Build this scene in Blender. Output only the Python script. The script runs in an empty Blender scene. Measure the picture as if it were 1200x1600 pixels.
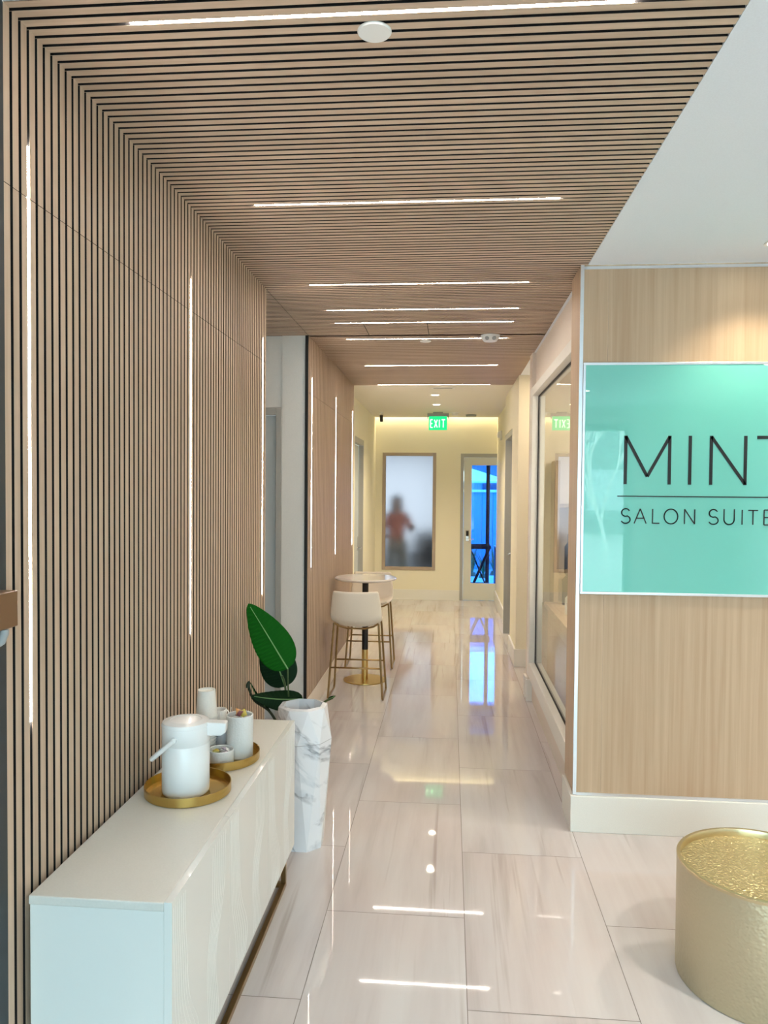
import bpy, bmesh, math, random
from mathutils import Vector, Matrix, noise
random.seed(7)
PI = math.pi
C = bpy.context.scene.collection
scene = bpy.context.scene
R = random.Random(11)

# ------------------------------------------------------------------ camera
cam = bpy.data.cameras.new('camera'); cam_o = bpy.data.objects.new('camera', cam); C.objects.link(cam_o)
scene.camera = cam_o
cam.sensor_fit = 'VERTICAL'; cam.sensor_height = 36.0; cam.lens = 1200.0 / 1600.0 * 36.0
cam.clip_start = 0.05; cam.clip_end = 200
right = Vector((0.99630325, 0.08548483, 0.00849611))
up = Vector((-0.01094491, 0.02821829, 0.99954186))
fwd = Vector((-0.08520592, 0.99593979, -0.0290496))
m = Matrix((right, up, -fwd)).transposed().to_4x4(); m.translation = Vector((0, 0, 1.84))
cam_o.matrix_world = m

# ------------------------------------------------------------------ look
vs = scene.view_settings
scene.display_settings.display_device = 'sRGB'
vs.view_transform = 'Standard'; vs.look = 'None'; vs.gamma = 1.0; vs.use_curve_mapping = False
vs.exposure = 0.52

# ------------------------------------------------------------------ world (bright overcast sky)
w = bpy.data.worlds.new('world'); scene.world = w; w.use_nodes = True
bg = w.node_tree.nodes['Background']
bg.inputs[0].default_value = (0.62, 0.86, 1.0, 1); bg.inputs[1].default_value = 10.8

def area(name, loc, size, power, color, rot=(0, 0, 0), spread=PI):
    l = bpy.data.lights.new(name, 'AREA'); l.shape = 'RECTANGLE'; l.size = size[0]; l.size_y = size[1]
    l.energy = power; l.color = color; l.spread = spread
    o = bpy.data.objects.new(name, l); C.objects.link(o); o.location = loc; o.rotation_euler = rot
    return o
# daylight entering the storefront behind the camera
po = area('storefront_portal', (0.70, -3.10, 1.55), (3.7, 2.5), 1, (1, 1, 1), (PI/2, 0, 0)); po.data.cycles.is_portal = True
area('salon_room_fill_lamp', (2.2, 5.7, 3.0), (1.2, 0.8), 40, (1.0, 0.90, 0.76))  # added area lamp without a fixture, brightens the room behind the shop window
area('frosted_room_daylight', (-1.3, 16.4, 1.6), (2.4, 2.0), 9, (0.78, 0.88, 1.0), (-PI/2, 0, 0))
area('side_passage_fill_lamp', (-3.3, 5.3, 1.6), (1.1, 2.4), 42, (0.70, 0.88, 1.0), (0, -PI/2, 0))  # added lamp on the closed end wall, cool fill for the side passage
area('cove_light', (-0.25, 12.79, 3.3), (2.0, 0.05), 10, (1.0, 0.83, 0.50))
area('alcove_fill_lamp', (1.25, 7.6, 3.02), (0.5, 0.5), 8, (1.0, 0.82, 0.6))  # unseen lamp added to brighten the alcove

# ------------------------------------------------------------------ mesh builder
class MB:
    def __init__(s):
        s.bm = bmesh.new(); s.tone = s.bm.loops.layers.color.new('tone'); s.t = 0.5; s.mi = 0
    def face(s, vv, smooth=False):
        try: f = s.bm.faces.new(vv)
        except ValueError: return None
        f.smooth = smooth; f.material_index = s.mi
        for l in f.loops: l[s.tone] = (s.t, s.t, s.t, 1)
        return f
    def quad(s, *p, smooth=False): return s.face([s.bm.verts.new(q) for q in p], smooth)
    def box(s, x0, x1, y0, y1, z0, z1, M=None):
        P = [Vector((x, y, z)) for x in (x0, x1) for y in (y0, y1) for z in (z0, z1)]
        if M: P = [M @ p for p in P]
        v = [s.bm.verts.new(p) for p in P]
        for q in ((0, 1, 3, 2), (4, 6, 7, 5), (0, 4, 5, 1), (2, 3, 7, 6), (0, 2, 6, 4), (1, 5, 7, 3)):
            s.face([v[i] for i in q])
        return s
    def lathe(s, prof, c=(0, 0, 0), n=48, M=None, a0=0.0, smooth=True):
        rings = []
        for r, z in prof:
            if r < 1e-6:
                rings.append([s.bm.verts.new((M or Matrix()) @ Vector((c[0], c[1], c[2] + z)))])
            else:
                rings.append([s.bm.verts.new((M or Matrix()) @ Vector((c[0] + r*math.cos(a0 + 2*PI*i/n), c[1] + r*math.sin(a0 + 2*PI*i/n), c[2] + z))) for i in range(n)])
        for a, b in zip(rings, rings[1:]):
            for i in range(n):
                j = (i + 1) % n
                if len(a) == 1 and len(b) == 1: continue
                if len(a) == 1: s.face([a[0], b[j], b[i]], smooth)
                elif len(b) == 1: s.face([a[i], a[j], b[0]], smooth)
                else: s.face([a[i], a[j], b[j], b[i]], smooth)
        return s
    def tube(s, path, r, n=10, closed=False, flat=None):
        P = [Vector(p) for p in path]; rings = []; N = len(P)
        prev = None
        for i, p in enumerate(P):
            if closed: t = (P[(i+1) % N] - P[i-1])
            else: t = (P[min(i+1, N-1)] - P[max(i-1, 0)])
            t.normalize()
            if prev is None:
                a = Vector((0, 0, 1)) if abs(t.z) < 0.9 else Vector((1, 0, 0))
                u = t.cross(a).normalized()
            else:
                u = (prev - t * prev.dot(t)).normalized()
            prev = u; vv = t.cross(u)
            rr = r[i] if isinstance(r, (list, tuple)) else r
            rings.append([s.bm.verts.new(p + rr*(math.cos(2*PI*k/n)*u + math.sin(2*PI*k/n)*vv*(flat or 1))) for k in range(n)])
        for i in range(N if closed else N-1):
            a, b = rings[i], rings[(i+1) % N]
            for k in range(n): s.face([a[k], a[(k+1) % n], b[(k+1) % n], b[k]], True)
        if not closed: s.face(rings[0][::-1]); s.face(rings[-1])
        return s
    def grid(s, fn, nu, nv, smooth=True):
        V = [[s.bm.verts.new(fn(i/nu, j/nv)) for j in range(nv+1)] for i in range(nu+1)]
        for i in range(nu):
            for j in range(nv): s.face([V[i][j], V[i+1][j], V[i+1][j+1], V[i][j+1]], smooth)
        return s
    def prism(s, pts, axis, a, b):
        def mk(p, d): return {'x': (d, p[0], p[1]), 'y': (p[0], d, p[1]), 'z': (p[0], p[1], d)}[axis]
        A = [s.bm.verts.new(mk(p, a)) for p in pts]; B = [s.bm.verts.new(mk(p, b)) for p in pts]
        s.face(A); s.face(B[::-1]); n = len(pts)
        for i in range(n): s.face([A[i], B[i], B[(i+1) % n], A[(i+1) % n]])
        return s
    def build(s, name, mats, parent=None, loc=None, bevel=0, solid=0, sub=0, recalc=True):
        if recalc: bmesh.ops.recalc_face_normals(s.bm, faces=s.bm.faces)
        for e in s.bm.edges:
            if len(e.link_faces) == 2 and e.calc_face_angle(0) > 0.7: e.smooth = False
        me = bpy.data.meshes.new(name); s.bm.to_mesh(me); s.bm.free()
        if not isinstance(mats, (list, tuple)): mats = [mats]
        for q in mats: me.materials.append(q)
        o = bpy.data.objects.new(name, me); C.objects.link(o)
        if parent: o.parent = parent
        if loc: o.location = loc
        if solid:
            md = o.modifiers.new('thickness', 'SOLIDIFY'); md.thickness = solid; md.offset = 0
        if sub:
            md = o.modifiers.new('subdivision', 'SUBSURF'); md.levels = sub; md.render_levels = sub
        if bevel:
            md = o.modifiers.new('bevel', 'BEVEL'); md.width = bevel; md.segments = 2; md.limit_method = 'ANGLE'; md.angle_limit = 0.6
        return o

def tag(o, label, cat, group=None, kind=None):
    o['label'] = label; o['category'] = cat
    if group: o['group'] = group
    if kind: o['kind'] = kind
    return o
def thing(name, label, cat, loc=(0, 0, 0), rz=0, group=None):
    o = bpy.data.objects.new(name, None); C.objects.link(o); o.location = loc; o.rotation_euler = (0, 0, rz)
    o.empty_display_size = 0.05
    return tag(o, label, cat, group)
def struct(name, mb, mats, label=None, parent=None, **k):
    o = mb.build(name, mats, parent, **k)
    if not parent: o['kind'] = 'structure'
    if label: o['label'] = label
    return o
def copy_tree(o, parent=None):
    c = o.copy(); C.objects.link(c); c.parent = parent
    for ch in list(o.children): copy_tree(ch, c)
    return c

# ------------------------------------------------------------------ materials
def base_mat(name, col=(0.8, 0.8, 0.8), rough=0.5, metal=0.0, spec=0.5, emit=None, es=0, coat=0, trans=0, sss=0):
    mt = bpy.data.materials.new(name); mt.use_nodes = True
    b = mt.node_tree.nodes['Principled BSDF']
    b.inputs['Base Color'].default_value = (*col, 1); b.inputs['Roughness'].default_value = rough
    b.inputs['Metallic'].default_value = metal; b.inputs['Specular IOR Level'].default_value = spec
    b.inputs['Coat Weight'].default_value = coat; b.inputs['Coat Roughness'].default_value = 0.03
    b.inputs['Transmission Weight'].default_value = trans
    if emit: b.inputs['Emission Color'].default_value = (*emit, 1); b.inputs['Emission Strength'].default_value = es
    return mt
def nt(mt): return mt.node_tree.nodes, mt.node_tree.links, mt.node_tree.nodes['Principled BSDF']
def coords(mt, scale=(1, 1, 1)):
    N, L, b = nt(mt); tc = N.new('ShaderNodeTexCoord'); mp = N.new('ShaderNodeMapping')
    L.new(tc.outputs['Object'], mp.inputs['Vector']); mp.inputs['Scale'].default_value = scale
    return mp
def noise_n(mt, vec, scale=1, detail=3, rough=0.5, dist=0):
    N, L, b = nt(mt); n = N.new('ShaderNodeTexNoise'); n.inputs['Scale'].default_value = scale
    n.inputs['Detail'].default_value = detail; n.inputs['Roughness'].default_value = rough; n.inputs['Distortion'].default_value = dist
    L.new(vec, n.inputs['Vector']); return n
def ramp(mt, fac, stops):
    N, L, b = nt(mt); r = N.new('ShaderNodeValToRGB'); L.new(fac, r.inputs[0])
    e = r.color_ramp.elements
    while len(e) > 1: e.remove(e[-1])
    e[0].position = stops[0][0]; e[0].color = (*stops[0][1], 1)
    for p, c in stops[1:]:
        k = e.new(p); k.color = (*c, 1)
    return r
def mix(mt, kind, a, b_, fac=1.0):
    N, L, b = nt(mt); x = N.new('ShaderNodeMix'); x.data_type = 'RGBA'; x.blend_type = kind
    if isinstance(fac, float): x.inputs[0].default_value = fac
    else: L.new(fac, x.inputs[0])
    for s_, v in ((6, a), (7, b_)):
        if isinstance(v, tuple): x.inputs[s_].default_value = (*v, 1)
        else: L.new(v, x.inputs[s_])
    return x.outputs[2]
def bump(mt, h, strength=0.2, dist=0.01):
    N, L, b = nt(mt); n = N.new('ShaderNodeBump'); n.inputs['Strength'].default_value = strength; n.inputs['Distance'].default_value = dist
    L.new(h, n.inputs['Height']); L.new(n.outputs[0], b.inputs['Normal'])
def painted(name, col, rough=0.55, bmp=0.04, sc=180, **k):
    mt = base_mat(name, col, rough, **k); N, L, b = nt(mt)
    n = noise_n(mt, coords(mt).outputs[0], sc, 2)
    r = ramp(mt, n.outputs[0], [(0.3, tuple(c*0.975 for c in col)), (0.7, tuple(min(1, c*1.02) for c in col))])
    L.new(r.outputs[0], b.inputs['Base Color']); bump(mt, n.outputs[0], bmp, 0.002); return mt
def wood(name, c0, c1, scale, rough=0.5, tone=0.25):
    mt = base_mat(name, c0, rough, spec=0.35); N, L, b = nt(mt)
    n = noise_n(mt, coords(mt, scale).outputs[0], 1, 5, 0.6, 0.3)
    r = ramp(mt, n.outputs[0], [(0.3, c0), (0.7, c1)])
    a = N.new('ShaderNodeVertexColor'); a.layer_name = 'tone'
    r2 = ramp(mt, a.outputs[0], [(0, (1-tone,)*3), (1, (1.0,)*3)])
    L.new(mix(mt, 'MULTIPLY', r.outputs[0], r2.outputs[0]), b.inputs['Base Color'])
    bump(mt, n.outputs[0], 0.05, 0.002); return mt

M = {}
M['slat_v'] = wood('slat_oak_vertical', (0.55, 0.40, 0.29), (0.67, 0.505, 0.375), (60, 60, 2.2), 0.5, 0.12)
M['slat_h'] = wood('slat_oak_horizontal', (0.55, 0.40, 0.29), (0.67, 0.505, 0.375), (2.2, 60, 60), 0.5, 0.12)
M['black'] = painted('black_felt', (0.012, 0.010, 0.010), 0.95)
M['black_trim'] = base_mat('black_trim', (0.005, 0.005, 0.005), 0.6)
M['charcoal'] = painted('charcoal_panel', (0.035, 0.04, 0.045), 0.5)
M['oak'] = wood('light_oak_laminate', (0.50, 0.35, 0.225), (0.62, 0.465, 0.32), (38, 38, 0.9), 0.42, 0.12)
M['white_ceiling'] = painted('white_ceiling_paint', (0.77, 0.82, 0.88), 0.8)
M['white_wall'] = painted('white_wall_paint', (0.79, 0.77, 0.73), 0.7)
M['cream_wall'] = painted('cream_wall_paint', (0.84, 0.79, 0.62), 0.7)
M['hall_ceiling'] = painted('hall_ceiling_paint', (0.82, 0.77, 0.66), 0.8)
M['pink_wall'] = painted('warm_wall_paint', (0.78, 0.70, 0.62), 0.65)
M['baseboard'] = painted('baseboard_white', (0.80, 0.78, 0.72), 0.4)
M['grey_frame'] = painted('grey_door_frame_paint', (0.40, 0.39, 0.36), 0.45)
M['door_white'] = painted('door_pale_paint', (0.70, 0.70, 0.62), 0.5)
M['door_grey'] = painted('door_grey_paint', (0.50, 0.53, 0.53), 0.5)
M['alu'] = base_mat('brushed_aluminium', (0.78, 0.80, 0.84), 0.3, 0.85)
M['chrome'] = base_mat('satin_chrome', (0.72, 0.71, 0.69), 0.22, 1.0)
M['white_plastic'] = base_mat('white_plastic', (0.82, 0.82, 0.80), 0.35)
M['grey_plastic'] = base_mat('grey_plastic', (0.35, 0.36, 0.36), 0.4)
M['paper'] = painted('white_paper_cup', (0.86, 0.83, 0.78), 0.6)
M['thermos'] = base_mat('thermos_white', (0.80, 0.82, 0.83), 0.32, coat=0.2)
M['led'] = base_mat('led_diffuser', (0.9, 0.9, 0.9), 0.5, emit=(1.0, 0.90, 0.80), es=60)
M['down'] = base_mat('downlight_glow', (0.9, 0.9, 0.9), 0.5, emit=(1.0, 0.88, 0.66), es=30)
M['soil'] = painted('dark_soil', (0.03, 0.022, 0.015), 0.95)
M['black_col'] = base_mat('black_powder_coat', (0.008, 0.008, 0.009), 0.4)
M['leather'] = painted('cream_leatherette', (0.84, 0.77, 0.66), 0.42, 0.08, 300)
M['table_white'] = base_mat('white_gloss_tabletop', (0.82, 0.78, 0.74), 0.08, coat=0.6)

def brass(name, col, rough, sc=None, st=0.3, dist=0.004):
    mt = base_mat(name, col, rough, 1.0); N, L, b = nt(mt)
    if sc:
        n = noise_n(mt, coords(mt).outputs[0], sc, 1); bump(mt, n.outputs[0], st, dist)
    return mt
M['brass'] = brass('brushed_brass', (0.62, 0.44, 0.17), 0.28, 90, 0.03)
M['bronze'] = brass('aged_brass', (0.33, 0.22, 0.10), 0.30)
M['tray'] = brass('tray_brass', (0.56, 0.38, 0.12), 0.26, 60, 0.05)

def hammered(name, col, scale, rough, st=0.5):
    mt = base_mat(name, col, rough, 0.85); N, L, b = nt(mt)
    v = N.new('ShaderNodeTexVoronoi'); v.inputs['Scale'].default_value = scale; v.feature = 'SMOOTH_F1'
    L.new(coords(mt).outputs[0], v.inputs['Vector'])
    bump(mt, v.outputs['Distance'], st, 0.012); return mt
M['drum_side'] = hammered('hammered_gold_side', (0.60, 0.53, 0.37), 95, 0.45, 0.16)
M['drum_top'] = hammered('hammered_gold_top', (0.55, 0.44, 0.24), 120, 0.36, 0.5)
M['drum_rim'] = brass('drum_rim_gold', (0.62, 0.52, 0.32), 0.3)

# floor marble tiles
mt = M['tile'] = base_mat('polished_veined_porcelain', (0.7, 0.65, 0.6), 0.028, spec=0.6); N, L, b = nt(mt)
tc = N.new('ShaderNodeTexCoord'); at = N.new('ShaderNodeVertexColor'); at.layer_name = 'tone'
sc = N.new('ShaderNodeVectorMath'); sc.operation = 'SCALE'; L.new(at.outputs[0], sc.inputs[0]); sc.inputs['Scale'].default_value = 40
ad = N.new('ShaderNodeVectorMath'); L.new(tc.outputs['Object'], ad.inputs[0]); L.new(sc.outputs[0], ad.inputs[1])
def mp_(v, s, rot=0):
    x = N.new('ShaderNodeMapping'); x.inputs['Scale'].default_value = s; x.inputs['Rotation'].default_value = (0, 0, rot); L.new(v, x.inputs[0]); return x.outputs[0]
n1 = noise_n(mt, mp_(ad.outputs[0], (5.5, 0.42, 1), 0.05), 1, 5, 0.6, 0.25)
n2 = noise_n(mt, mp_(ad.outputs[0], (17, 0.55, 1), 0.05), 1, 3, 0.5, 0.4)
n3 = noise_n(mt, mp_(ad.outputs[0], (2.2, 0.9, 1), 0.05), 1, 2, 0.5)
c1 = ramp(mt, n1.outputs[0], [(0.28, (0.46, 0.42, 0.41)), (0.44, (0.55, 0.515, 0.51)), (0.6, (0.595, 0.57, 0.565))])
c2 = ramp(mt, n2.outputs[0], [(0.26, (0.70, 0.64, 0.60)), (0.38, (1, 1, 1))])
c3 = ramp(mt, n3.outputs[0], [(0.35, (1.0, 0.94, 0.92)), (0.65, (1, 1, 1))])
L.new(mix(mt, 'MULTIPLY', mix(mt, 'MULTIPLY', c1.outputs[0], c2.outputs[0], 0.75), c3.outputs[0]), b.inputs['Base Color'])
n4 = noise_n(mt, mp_(tc.outputs['Object'], (1.6, 1.6, 1)), 1, 1); bump(mt, n4.outputs[0], 0.012, 0.02)
M['grout'] = painted('grey_grout', (0.22, 0.19, 0.17), 0.9)

# marble for the vase
mt = M['marble'] = base_mat('veined_white_marble_finish', (0.8, 0.82, 0.85), 0.22); N, L, b = nt(mt)
mp = coords(mt, (1.5, 1.5, 0.42)); mp.vector_type = 'TEXTURE'; mp.inputs['Rotation'].default_value = (0.25, 0.85, 0.1)
n1 = noise_n(mt, mp.outputs[0], 2.6, 5, 0.62, 0.7)
n2 = noise_n(mt, mp.outputs[0], 4.5, 3, 0.6, 0.6)
r1 = ramp(mt, n1.outputs[0], [(0.44, (0.80, 0.82, 0.86)), (0.492, (0.30, 0.32, 0.36)), (0.515, (0.62, 0.66, 0.71)), (0.60, (0.80, 0.82, 0.86))])
r2 = ramp(mt, n2.outputs[0], [(0.47, (0, 0, 0)), (0.60, (1, 1, 1))])
L.new(mix(mt, 'MIX', (0.80, 0.82, 0.86), r1.outputs[0], r2.outputs[0]), b.inputs['Base Color'])

# speckled ceramic
mt = M['ceramic'] = base_mat('textured_white_ceramic', (0.74, 0.75, 0.74), 0.5); N, L, b = nt(mt)
n1 = noise_n(mt, coords(mt).outputs[0], 110, 3, 0.6); bump(mt, n1.outputs[0], 0.45, 0.004)
# sideboard lacquer
M['lacquer_top'] = painted('cream_lacquer_top', (0.68, 0.665, 0.62), 0.30, 0.02)
M['lacquer'] = base_mat('white_lacquer', (0.74, 0.755, 0.73), 0.16, coat=0.3)
M['lacquer_edge'] = base_mat('cream_lacquer_edge', (0.80, 0.77, 0.72), 0.25)

# leaves
def leaf_mat(name, c0, c1, rough=0.35):
    mt = base_mat(name, c0, rough, spec=0.1); N, L, b = nt(mt)
    a = N.new('ShaderNodeVertexColor'); a.layer_name = 'tone'
    wv = N.new('ShaderNodeUVMap') if False else None
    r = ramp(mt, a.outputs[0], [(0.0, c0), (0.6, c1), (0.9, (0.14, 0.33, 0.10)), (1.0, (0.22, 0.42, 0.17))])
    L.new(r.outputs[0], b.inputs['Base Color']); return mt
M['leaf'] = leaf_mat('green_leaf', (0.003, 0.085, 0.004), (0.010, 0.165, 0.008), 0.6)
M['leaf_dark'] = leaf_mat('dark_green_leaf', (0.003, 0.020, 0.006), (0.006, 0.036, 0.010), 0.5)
M['stem'] = base_mat('plant_stem', (0.06, 0.10, 0.035), 0.45)
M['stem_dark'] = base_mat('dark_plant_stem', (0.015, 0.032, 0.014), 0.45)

def glass(name, tint=(1, 1, 1), refl=1.0, rough=0.0, ior=1.5):
    mt = bpy.data.materials.new(name); mt.use_nodes = True; N = mt.node_tree.nodes; L = mt.node_tree.links; N.clear()
    o = N.new('ShaderNodeOutputMaterial'); t = N.new('ShaderNodeBsdfTransparent'); g = N.new('ShaderNodeBsdfGlossy')
    f = N.new('ShaderNodeFresnel'); f.inputs[0].default_value = ior; x = N.new('ShaderNodeMixShader')
    t.inputs[0].default_value = (*tint, 1); g.inputs['Roughness'].default_value = rough; g.inputs[0].default_value = (refl, refl, refl, 1)
    ge = N.new('ShaderNodeNewGeometry'); iv = N.new('ShaderNodeMath'); iv.operation = 'SUBTRACT'; iv.inputs[0].default_value = 1.0; L.new(ge.outputs['Backfacing'], iv.inputs[1])
    ml = N.new('ShaderNodeMath'); ml.operation = 'MULTIPLY'; L.new(f.outputs[0], ml.inputs[0]); L.new(iv.outputs[0], ml.inputs[1])
    L.new(ml.outputs[0], x.inputs[0]); L.new(t.outputs[0], x.inputs[1]); L.new(g.outputs[0], x.inputs[2]); L.new(x.outputs[0], o.inputs[0]); return mt
M['glass'] = glass('clear_glass', (0.93, 0.95, 0.92), ior=1.55)
M['glass_blue'] = glass('blue_cast_glass', (0.20, 0.46, 0.88))  # pane tint carries the blue daylight cast of the view behind it
M['frosted'] = base_mat('frosted_glass', (0.88, 0.93, 0.97), 0.78, trans=1.0); M['frosted'].node_tree.nodes['Principled BSDF'].inputs['IOR'].default_value = 1.12
mt = M['mint'] = base_mat('mint_back_painted_glass', (0.165, 0.60, 0.52), 0.25, spec=0.5, coat=1.0)
nt(mt)[2].inputs['Coat Roughness'].default_value = 0.0; nt(mt)[2].inputs['Coat IOR'].default_value = 1.6
M['ink'] = base_mat('black_vinyl', (0.006, 0.006, 0.006), 0.45)
M['exit_green'] = base_mat('exit_sign_green', (0.0, 0.4, 0.15), 0.3, emit=(0.0, 0.62, 0.20), es=0.9)
M['exit_letter'] = base_mat('exit_sign_letters', (0.7, 1.0, 0.8), 0.3, emit=(0.45, 1.0, 0.55), es=1.2)

# ================================================================== SETTING
ZC = 3.04; XL = -1.115; P0 = 1.96; PITCH = 0.0398; SW = 0.0268
# floor: porcelain tiles in running bond on grout
mb = MB(); mb.mi = 1; mb.box(-4.2, 4.0, -3.0, 12.95, -0.05, -0.0012); mb.mi = 0
TW, TL, G = 0.598, 1.194, 0.0016
for i in range(-6, 6):
    x0 = 0.082 + i*TW; off = 2.684 if i % 2 == 0 else 3.273
    for k in range(-6, 10):
        y0 = off + k*TL; y1 = y0 + TL
        if y0 < -3.0: y0 = -3.0
        if y1 > 12.95: y1 = 12.95
        if y1 <= y0: continue
        mb.t = R.random(); a, b_, c, d = max(x0+G, -4.2), min(x0+TW-G, 4.0), y0+G, y1-G
        if b_ > a: mb.quad((a, c, 0), (b_, c, 0), (b_, d, 0), (a, d, 0))
struct('floor', mb, [M['tile'], M['grout']], 'glossy beige veined porcelain tile floor in running bond', recalc=False)

led_k = {0, 32, 64, 80, 90, 105, 138, 172}
# one slat: oak face with a thin oak veneer, black edges in the grooves
def slat(mb, ax, x0, x1, y0, y1, z0, z1):
    mb.t = R.random(); e = 0.0006
    if ax == 'x': mb.mi = 0; mb.box(x1-e, x1, y0, y1, z0, z1); mb.mi = 1; mb.box(x0, x1-e, y0+0.0004, y1-0.0004, z0, z1)
    else: mb.mi = 0; mb.box(x0, x1, y0, y1, z0, z0+e); mb.mi = 1; mb.box(x0, x1-0.0004, y0+0.0004, y1-0.0004, z0+e, z1)
    mb.mi = 0
# slatted left walls
def slat_wall(ka, kb, y_end0, y_end1, leds, x=XL, zb=0.172):
    mb = MB(); mb.mi = 1
    mb.box(x-0.05, x-0.022, y_end0, y_end1, 0, ZC+0.02); mb.mi = 0
    for k in range(ka, kb+1):
        y0 = P0 + k*PITCH + (PITCH-SW)/2; y1 = y0 + SW
        if y1 > y_end1+1e-4: break
        slat(mb, 'x', x-0.0225, x, y0, y1, zb, 2.5985)
        slat(mb, 'x', x-0.0225, x, y0, y1, 2.6005, ZC)
    return mb
struct('wall_left', slat_wall(-3, 65, 1.85, 4.592, None), [M['slat_v'], M['black']], 'oak slatted wall beside the white sideboard')
struct('wall_left_rear', slat_wall(101, 172, 5.985, 8.85, None), [M['slat_v'], M['black']], 'oak slatted wall beside the bar table')
# slatted ceiling
mb = MB(); mb.mi = 1; mb.box(-3.3, 0.714, 1.85, 8.85, ZC+0.022, ZC+0.05); mb.mi = 0
for k in range(-3, 173):
    y0 = P0 + k*PITCH + (PITCH-SW)/2; y1 = y0 + SW
    segs = [(XL-0.0225, 0.716)]
    if 65 < k < 101: segs = [(-3.3, XL-0.002), (XL+0.001, 0.716)]
    if 90 <= k <= 101:
        segs = [segs[0], (XL+0.001, -0.641), (-0.636, -0.178), (-0.173, 0.716)]
    for a, b_ in segs:
        slat(mb, 'z', a, b_, y0, y1, ZC, ZC+0.0225)
struct('ceiling', mb, [M['slat_h'], M['black']], 'oak slatted ceiling running over the corridor')
# white ceilings
mb = MB(); mb.box(0.717, 4.0, -3.0, 4.185, ZC, ZC+0.05); mb.box(-1.115, 0.717, -3.0, 1.85, ZC, ZC+0.05)
mb.box(0.717, 0.80, 4.21, 8.85, ZC, ZC+0.05); struct('ceiling_lobby', mb, M['white_ceiling'], 'plain white lobby ceiling')
mb = MB(); mb.box(-1.6, 2.0, 8.852, 12.72, ZC, ZC+0.05); struct('ceiling_hall', mb, M['hall_ceiling'], 'white ceiling over the rear hall')
mb = MB(); mb.box(0.80, 3.2, 4.215, 8.85, ZC, ZC+0.05); struct('ceiling_salon', mb, M['white_ceiling'])
mb = MB(); mb.box(-1.6, 2.0, 12.60, 12.97, 3.42, 3.46); mb.box(-1.6, 2.0, 12.60, 12.64, ZC+0.05, 3.42); struct('ceiling_cove', mb, M['white_ceiling'])
# side passage back wall (faces the camera)
mb = MB(); mb.box(-1.323, XL-0.051, 5.985, 6.10, 0, ZC); mb.box(-1.3225, XL-0.0235, 5.970, 5.9845, 0, ZC); mb.box(-3.3, -2.36, 5.985, 6.10, 0, ZC); mb.box(-2.36, -1.323, 5.985, 6.10, 2.479, ZC)
struct('wall_passage', mb, M['white_wall'], 'plain white wall of the side passage')
mb = MB(); mb.box(-3.35, -3.3, 4.5, 6.1, 0, ZC); mb.box(-3.3, XL-0.051, 4.50, 4.59, 0, ZC); struct('wall_passage_end', mb, M['white_wall'])
mb = MB(); mb.box(-1.369, -1.323, 5.96, 6.05, 0, 2.479); mb.box(-2.36, -2.314, 5.96, 6.05, 0, 2.479); mb.box(-2.314, -1.369, 5.96, 6.05, 2.42, 2.479)
fr = struct('door_1', mb, M['grey_frame'], 'grey framed door at the end of the side passage', bevel=0.004)
mb = MB(); mb.box(-2.31, -1.373, 6.0, 6.045, 0.005, 2.416); mb.build('door_leaf', M['door_grey'], fr)
mb = MB(); mb.box(XL-0.0225, XL-0.0005, 5.958, 5.984, 0, ZC-0.001); struct('trim_1', mb, M['black_trim'], 'black edge trim on the rear slatted wall')
mb = MB(); mb.box(XL-0.053, XL-0.0005, 1.80, 1.849, 0, ZC-0.001); struct('trim_2', mb, M['charcoal'], 'dark edge trim of the near slatted wall')
# lobby left wall and door side (behind the near trim)
mb = MB(); mb.box(XL-0.10, XL-0.001, -3.0, 1.80, 0, ZC); struct('wall_lobby_left', mb, M['charcoal'])
mb = MB(); mb.box(4.0, 4.05, -3.0, 4.19, 0, ZC); struct('wall_lobby_right', mb, M['white_wall'])
# hall left wall with a recessed door
mb = MB(); XH = -1.25
mb.box(XH-0.15, XH, 8.86, 10.04, 0, ZC+0.05); mb.box(XH-0.15, XH, 11.10, 12.85, 0, ZC+0.05); mb.box(XH-0.15, XH, 10.04, 11.10, 2.547, ZC+0.05)
mb.box(XH-0.15, XL-0.0225, 8.852, 8.90, 0, ZC+0.0)
struct('wall_hall_left', mb, M['cream_wall'])
mb = MB(); mb.box(XH-0.075, XH-0.002, 11.055, 11.11, 0, 2.55); mb.box(XH-0.075, XH-0.002, 10.03, 10.085, 0, 2.55); mb.box(XH-0.075, XH-0.002, 10.085, 11.055, 2.47, 2.55)
d2 = struct('door_2', mb, M['grey_frame'], 'grey framed door in the left wall of the rear hall', bevel=0.003)
mb = MB(); mb.box(XH-0.11, XH-0.072, 10.09, 11.05, 0.005, 2.468); mb.build('door_leaf', M['door_grey'], d2)
mb = MB(); mb.tube([(XH-0.072, 10.98, 1.0), (XH-0.02, 10.98, 1.0), (XH-0.02, 10.86, 1.0)], 0.010, 8); mb.box(XH-0.072, XH-0.06, 10.95, 11.01, 0.96, 1.16); mb.build('door_handle', M['chrome'], d2)
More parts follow.
